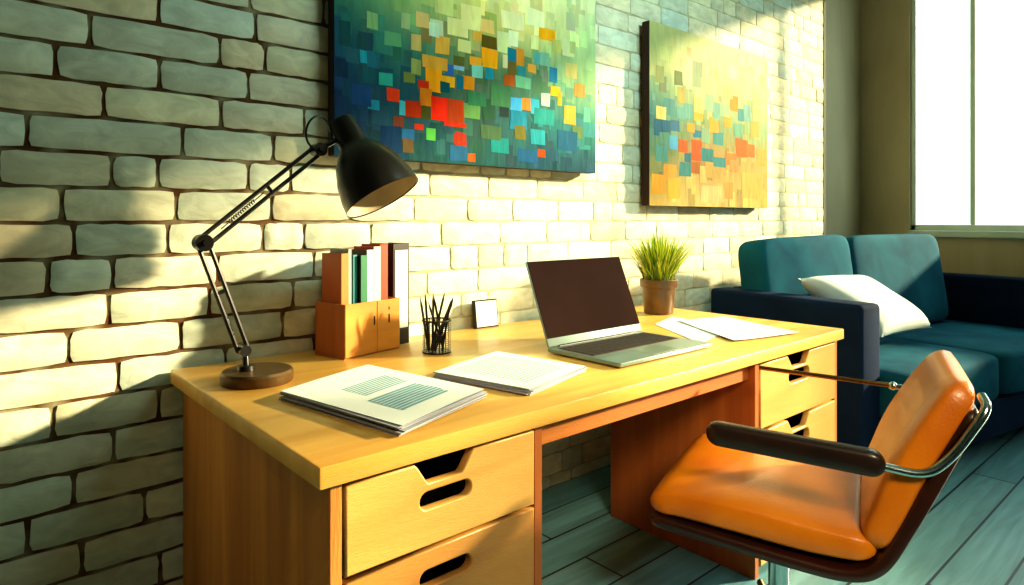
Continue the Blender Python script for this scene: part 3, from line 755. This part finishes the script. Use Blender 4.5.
# ------------------------------------------------------------------ laptop
def laptop():
    x0, x1, yb, yf = .853, 1.276, -.505, -.768
    w = x1-x0; d = yb-yf
    t = thing('laptop', 'open grey laptop with dark blank screen in the middle of the desk', 'laptop', ((x0+x1)/2, (yb+yf)/2, ZT+.001))
    bm = B(); box(bm, (-w/2, -d/2, .003), (w/2, d/2, .0145), .003, 2); base = obj('base', bm, M['alu'], t, smooth=30)
    bm = B()
    box(bm, (-w/2+.016, -.028, .0142), (w/2-.016, d/2-.022, .0150)); obj('keyboard_well', bm, M['keys'], base)
    bm = B(); nx, ny = 14, 5
    X0, X1, Y0, Y1 = -w/2+.02, w/2-.02, -.024, d/2-.026
    for j in range(ny):
        for i in range(nx):
            if j == 0 and 4 <= i <= 8:
                if i == 4: box(bm, (X0+(X1-X0)*4/nx+.0015, Y0+.0015, .0150), (X0+(X1-X0)*9/nx-.0015, Y0+(Y1-Y0)/ny-.0015, .0160))
                continue
            box(bm, (X0+(X1-X0)*i/nx+.0015, Y0+(Y1-Y0)*j/ny+.0015, .0150), (X0+(X1-X0)*(i+1)/nx-.0015, Y0+(Y1-Y0)*(j+1)/ny-.0015, .0160))
    obj('keyboard', bm, M['dark'], base)
    bm = B(); box(bm, (-.06, -d/2+.012, .0144), (.06, -.040, .0149)); obj('trackpad', bm, M['alu'], base)
    for x in (-w/2+.03, w/2-.03):
        for y in (-d/2+.03, d/2-.03):
            bm = B(); lathe(bm, [(0, 0), (.008, 0), (.008, .004), (0, .004)], 12, Matrix.Translation((x, y, -.0008))); obj('rubber_foot', bm, M['dark'], base)
    h = .258
    rot = Matrix.Translation((0, d/2-.004, .014)) @ Matrix.Rotation(R(-22), 4, 'X')
    bm = B(); box(bm, (-w/2, -.003, .002), (w/2, .004, h), .003, 2, mx=rot)
    lid = obj('lid', bm, M['alu'], t, smooth=30)
    bm = B(); box(bm, (-w/2+.0025, -.0042, .026), (w/2-.0025, -.0028, h-.0025), mx=rot); obj('screen', bm, M['screen'], lid)
    bm = B()
    tube(bm, [(-w/2+.04, d/2-.004, .014), (w/2-.04, d/2-.004, .014)], .0055, 10); obj('hinge', bm, M['black'], t, smooth=50)
laptop()

# ------------------------------------------------------------------ potted grass
def plant():
    px, py = 1.742, -.235
    t = thing('potted_grass', 'bushy green grass plant in a brown plastic pot on the desk', 'plant', (px, py, ZT))
    bm = B()
    lathe(bm, [(0, 0), (.055, 0), (.058, .004), (.066, .105), (.071, .106), (.073, .110), (.0755, .136), (.073, .139), (.069, .136), (.067, .11), (.066, .108), (0, .108)], 40)
    obj('pot', bm, M['pot'], t, smooth=35)
    bm = B(); lathe(bm, [(0, .124), (.04, .122), (.068, .116)], 30); obj('soil', bm, M['soil'], t, smooth=60)
    bm = B(); lay = bm.loops.layers.float_color.new('Col'); rnd = random.Random(11)
    cols = ['5a7c10', '84a418', 'a4bc24', 'c8d434', 'e4e050', '48680c', '9ab020']
    for k in range(620):
        a = rnd.uniform(0, 2*PI); r0 = math.sqrt(rnd.random())*.056
        b0 = Vector((math.cos(a)*r0, math.sin(a)*r0, .118))
        a2 = a+rnd.uniform(-.7, .7); lean = (r0/.056)**.8*rnd.uniform(.45, 1.15)+rnd.uniform(0, .12)
        hgt = rnd.uniform(.17, .26)*(1-.18*(r0/.056)); out = .115*lean
        dirv = Vector((math.cos(a2), math.sin(a2), 0)); side = Vector((-math.sin(a2+rnd.uniform(-.6, .6)), math.cos(a2), 0))
        wd = rnd.uniform(.0026, .0046); prev = None; fs = []
        for s in range(5):
            u = s/4
            c = b0+dirv*out*(u**1.6)+Vector((0, 0, hgt*(u-.16*lean*u*u)))
            ww = wd*(1-u)**.7
            cur = [bm.verts.new(c-side*ww), bm.verts.new(c+side*ww)]
            if prev: fs.append((u, bm.faces.new((prev[0], prev[1], cur[1], cur[0]))))
            prev = cur
        col = lin(rnd.choice(cols))
        for u, f in fs:
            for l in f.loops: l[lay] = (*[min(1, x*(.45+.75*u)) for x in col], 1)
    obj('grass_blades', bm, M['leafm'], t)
plant()

# ------------------------------------------------------------------ sofa (its own frame: +x along the back, -y to the front)
def sofa():
    t = thing('sofa', 'dark blue fabric sofa with loose back cushions behind the desk end, below the window', 'sofa', (2.33, -.1, 0), R(-10))
    W = 1.98; arm = .135; dp = .80
    bm = B(); box(bm, (0, -.745, .13), (arm, 0, .80), .018, 3); obj('armrest', bm, M['sofashade'], t, smooth=40)
    bm = B(); box(bm, (W-arm, -.86, .13), (W, 0, .80), .018, 3); obj('armrest', bm, M['sofashade'], t, smooth=40)
    bm = B(); box(bm, (arm, -.085, .13), (W-arm, 0, .80), .02, 3); obj('back_frame', bm, M['sofashade'], t, smooth=40)
    bm = B(); box(bm, (arm, -.82, .16), (W-arm, -.14, .33), .015, 2); obj('seat_base', bm, M['sofashade'], t, smooth=40)
    for a, b_ in ((arm+.004, .93), (.936, W-arm-.004)):
        bm = B(); superbox(bm, ((a+b_)/2, -.49, .435), ((b_-a)/2, .365, .105), .22, 40, 20); obj('seat_cushion', bm, M['sofa'], t, smooth=80)
    for a, b_, tl, ty in ((.105, .80, -7, -1.5), (.815, 1.70, -9, 0)):
        mx = Matrix.Translation(((a+b_)/2, -.205, .535)) @ Matrix.Rotation(R(tl), 4, 'X') @ Matrix.Rotation(R(ty), 4, 'Y')
        bm = B(); superbox(bm, (0, 0, .255), ((b_-a)/2, .085, .255), .22, 44, 22, mx)
        obj('back_cushion', bm, M['sofa'], t, smooth=80)
    for x in (.06, W-.06):
        for y in (-.06, -.70):
            bm = B(); lathe(bm, [(0, 0), (.018, 0), (.024, .052), (0, .052)], 14, Matrix.Translation((x, y, FZ))); obj('foot', bm, M['dark'], t)
sofa()

def pillow():
    """slumped rectangular pillow: left corner over the arm, right corner down on the seat"""
    bm = B(); N = 24
    U = Vector((.300, .045, -.012)); V = Vector((-.135, .108, .125))
    nrm = U.cross(V).normalized(); top = []; bot = []
    for sgn, st in ((1, top), (-1, bot)):
        for j in range(N+1):
            r = []
            for i in range(N+1):
                u = -1+2*i/N; v = -1+2*j/N
                th = .075*(max(0, 1-u**4)*max(0, 1-v**4))**.55
                pu = u*(1-.07*(1-v*v)*abs(u)**3); pv = v*(1-.09*(1-u*u)*abs(v)**3)
                if sgn < 0 and (i in (0, N) or j in (0, N)): r.append(top[j][i]); continue
                r.append(bm.verts.new(U*pu+V*pv+nrm*(sgn*th+.007*math.sin(5*u+3*v)*(1-u*u)*(1-v*v))))
            st.append(r)
    for st in (top, bot):
        for j in range(N):
            for i in range(N): bm.faces.new((st[j][i], st[j][i+1], st[j+1][i+1], st[j+1][i]))
    c = Matrix.Rotation(R(-10), 4, 'Z') @ Vector((.55, -.455, .735)) + Vector((2.33, -.1, 0))
    return tag(obj('throw_pillow', bm, M['pillow'], None, smooth=80, loc=c, rot=(0, 0, R(-10))), 'white throw pillow slumped against the left arm of the blue sofa', 'pillow')
pil = pillow()

# ------------------------------------------------------------------ office chair
def chair():
    t = thing('office_chair', 'tan leather swivel chair with chrome arm tube, pulled up to the desk', 'chair', (1.042, -1.086, 0), R(20))
    K, DZ = .905, .107
    def cobj(name, bm, m, parent, smooth=60, up=True):
        for v in bm.verts:
            v.co *= K
            v.co.z += DZ if up else FZ
        return obj(name, bm, m, parent, smooth=smooth)
    shell = spline([(.268, .398), (.12, .386), (-.06, .372), (-.165, .372), (-.225, .402), (-.275, .49), (-.335, .615), (-.395, .745)], 60)
    def hw(s): return .262-.004*s if s < .5 else .26-.045*((s-.5)/.5)**1.3
    bm = B(); sweep(bm, shell, hw, lambda s: .036, .3, 36); cobj('outer_shell', bm, M['leatherdark'], t)
    seat = spline([(.272, .430), (.20, .444), (.05, .442), (-.10, .432), (-.222, .432)], 40)
    bm = B(); sweep(bm, seat, lambda s: .256+.004*math.sin(PI*s), lambda s: .066+.020*math.sin(PI*s), .34, 40); cobj('seat', bm, M['leather'], t, 80)
    back = spline([(-.205, .430), (-.235, .50), (-.275, .60), (-.330, .705), (-.385, .793)], 40)
    bm = B(); sweep(bm, back, lambda s: .252-.045*s*s, lambda s: .066+.012*math.sin(PI*s), .36, 40); cobj('backrest', bm, M['leather'], t, 80)
    pad = [(-.262, .128, .636), (-.268, -.235, .624)]
    bm = B()
    a, b_ = Vector(pad[0]), Vector(pad[1]); n = 30; d = (b_-a)
    rings = []
    def sp(x): return math.copysign(abs(x)**.5, x)
    for k in range(n+1):
        u = .5-.5*math.cos(PI*k/n); e = min(u, 1-u)*d.length; rr = .028
        kk = math.sqrt(max(0.02, 1-(1-min(1, e/rr))**2))
        p = a+d*u
        rings.append([bm.verts.new(p+Vector((sp(math.cos(2*PI*q/16))*.022*kk, 0, sp(math.sin(2*PI*q/16))*.0265*kk))) for q in range(16)])
    for r1, r2 in zip(rings, rings[1:]):
        for q in range(16): bm.faces.new((r1[q], r1[(q+1) % 16], r2[(q+1) % 16], r2[q]))
    bm.faces.new(rings[0]); bm.faces.new(rings[-1][::-1])
    arm = cobj('armrest', bm, M['armpad'], t)
    bm = B()
    tube(bm, arc_pts([(-.266, -.20, .622), (-.262, -.305, .612), (-.245, -.352, .655), (-.228, -.412, .755), (-.19, -.405, .77)], .035, 7), .009, 12)
    cobj('arm_tube', bm, M['chrome'], arm)
    bm = B()
    tube(bm, [(.265, .085, .683), (.262, -.255, .672)], .0065, 10)
    far = cobj('armrest', bm, M['brass'], t); far['label'] = 'slim brass arm rod'
    bm = B(); superbox(bm, (.262, -.262, .671), (.012, .012, .012), 1, 14, 10); cobj('ball_joint', bm, M['chrome'], far)
    bm = B()
    tube(bm, arc_pts([(.262, -.262, .671), (.255, -.31, .668), (.20, -.33, .67)], .03, 6), .008, 10); cobj('arm_tube', bm, M['chrome'], far)
    bm = B(); lathe(bm, [(0, .285), (.030, .285), (.034, .30), (.036, .335), (.05, .352), (.085, .362), (0, .362)], 24); cobj('seat_mount', bm, M['dark'], t, 45)
    bm = B(); lathe(bm, [(0, -.02), (.026, -.02), (.026, .29), (0, .29)], 24); cobj('column', bm, M['chrome'], t, 45)
    bm = B(); tube(bm, [(-.02, -.03, .34), (-.03, -.06, .33), (-.032, -.066, .29)], .012, 8); superbox(bm, (-.032, -.066, .275), (.017, .017, .02), 1, 14, 10); cobj('lever', bm, M['chrome'], t, 50)
    bm = B(); lathe(bm, [(0, .07), (.045, .07), (.045, .12), (.03, .135), (0, .135)], 24); cobj('hub', bm, M['chrome'], t, 45, False)
    for k in range(5):
        a = 2*PI*k/5+.3; d = Vector((math.cos(a), math.sin(a), 0))
        bm = B(); tube(bm, [d*.03+Vector((0, 0, .10)), d*.15+Vector((0, 0, .088)), d*.27+Vector((0, 0, .07))], [.018, .016, .012], 10)
        leg = cobj('leg', bm, M['chrome'], t, 50, False)
        bm = B()
        for q in (-1, 1):
            lathe(bm, [(0, -.009), (.024, -.009), (.026, 0), (.024, .009), (0, .009)], 18, frame_to(d*.27+Vector((-d.y, d.x, 0))*.014*q+Vector((0, 0, .0265)), (-d.y, d.x, 0)))
        tube(bm, [d*.27+Vector((0, 0, .03)), d*.27+Vector((0, 0, .072))], .008, 8)
        cobj('caster', bm, M['dark'], leg, 40, False)
chair()

# bring the floor to z = 0
def settle():
    for o in bpy.data.objects:
        if o.parent is None: o.location.z -= FZ

# ------------------------------------------------------------------ light
w = bpy.data.worlds.new('World'); bpy.context.scene.world = w; w.use_nodes = True; nt = w.node_tree
bg = nt.nodes['Background']
tc = nt.nodes.new('ShaderNodeTexCoord'); dp = nt.nodes.new('ShaderNodeVectorMath'); dp.operation = 'DOT_PRODUCT'
dp.inputs[1].default_value = (.93, -.25, .25)
nt.links.new(tc.outputs['Generated'], dp.inputs[0])
cr = nt.nodes.new('ShaderNodeValToRGB'); e = cr.color_ramp.elements
e[0].position = .35; e[0].color = (*SKY_DARK, 1); e[1].position = .8; e[1].color = (*SKY_BRIGHT, 1)
nt.links.new(dp.outputs['Value'], cr.inputs['Fac']); nt.links.new(cr.outputs['Color'], bg.inputs['Color'])
bg.inputs['Strength'].default_value = 1

def light(name, kind, loc, energy, col, **k):
    l = bpy.data.lights.new(name, kind); l.energy = energy; l.color = col
    for a, b_ in k.items(): setattr(l, a, b_)
    o = bpy.data.objects.new(name, l); C.objects.link(o); o.location = loc
    return o
sun = light('sun', 'SUN', (8, -4, 4), SUN_E, SUN_C, angle=R(SUN_A))
sun.rotation_euler = Vector(SUN_D).to_track_quat('-Z', 'Y').to_euler()
top = light('upper_wall_fill', 'AREA', (1.7, -1.7, 2.9), TOP_E, TOP_C, shape='RECTANGLE', size=1.2, size_y=.6, spread=R(95))  # added cool fill that brightens the upper brick wall, no actual fixture
top.rotation_euler = (Vector((1.5, 0, 1.75))-top.location).to_track_quat('-Z', 'Y').to_euler()
fill = light('warm_fill', 'AREA', (-.5, -3.3, 2.6), FILL_E, FILL_C, shape='RECTANGLE', size=.9, size_y=.7, spread=R(42))  # added warm fill behind the viewer for chair and drawer fronts
fill.rotation_euler = (Vector((1.15, -1.0, .5))-fill.location).to_track_quat('-Z', 'Y').to_euler()

# ------------------------------------------------------------------ camera
cam = bpy.data.cameras.new('camera'); co = bpy.data.objects.new('camera', cam); C.objects.link(co)
co.location = (-.431, -1.82, 1.128); co.rotation_euler = (PI/2, 0, -.719)
cam.sensor_width = 36; cam.lens = 650.35*36/1024; cam.shift_y = -(292.5-219.52)/1024; cam.clip_start = .02
sc = bpy.context.scene; sc.camera = co
sc.view_settings.view_transform = 'Standard'; sc.view_settings.look = LOOK; sc.view_settings.exposure = EXPO
settle()
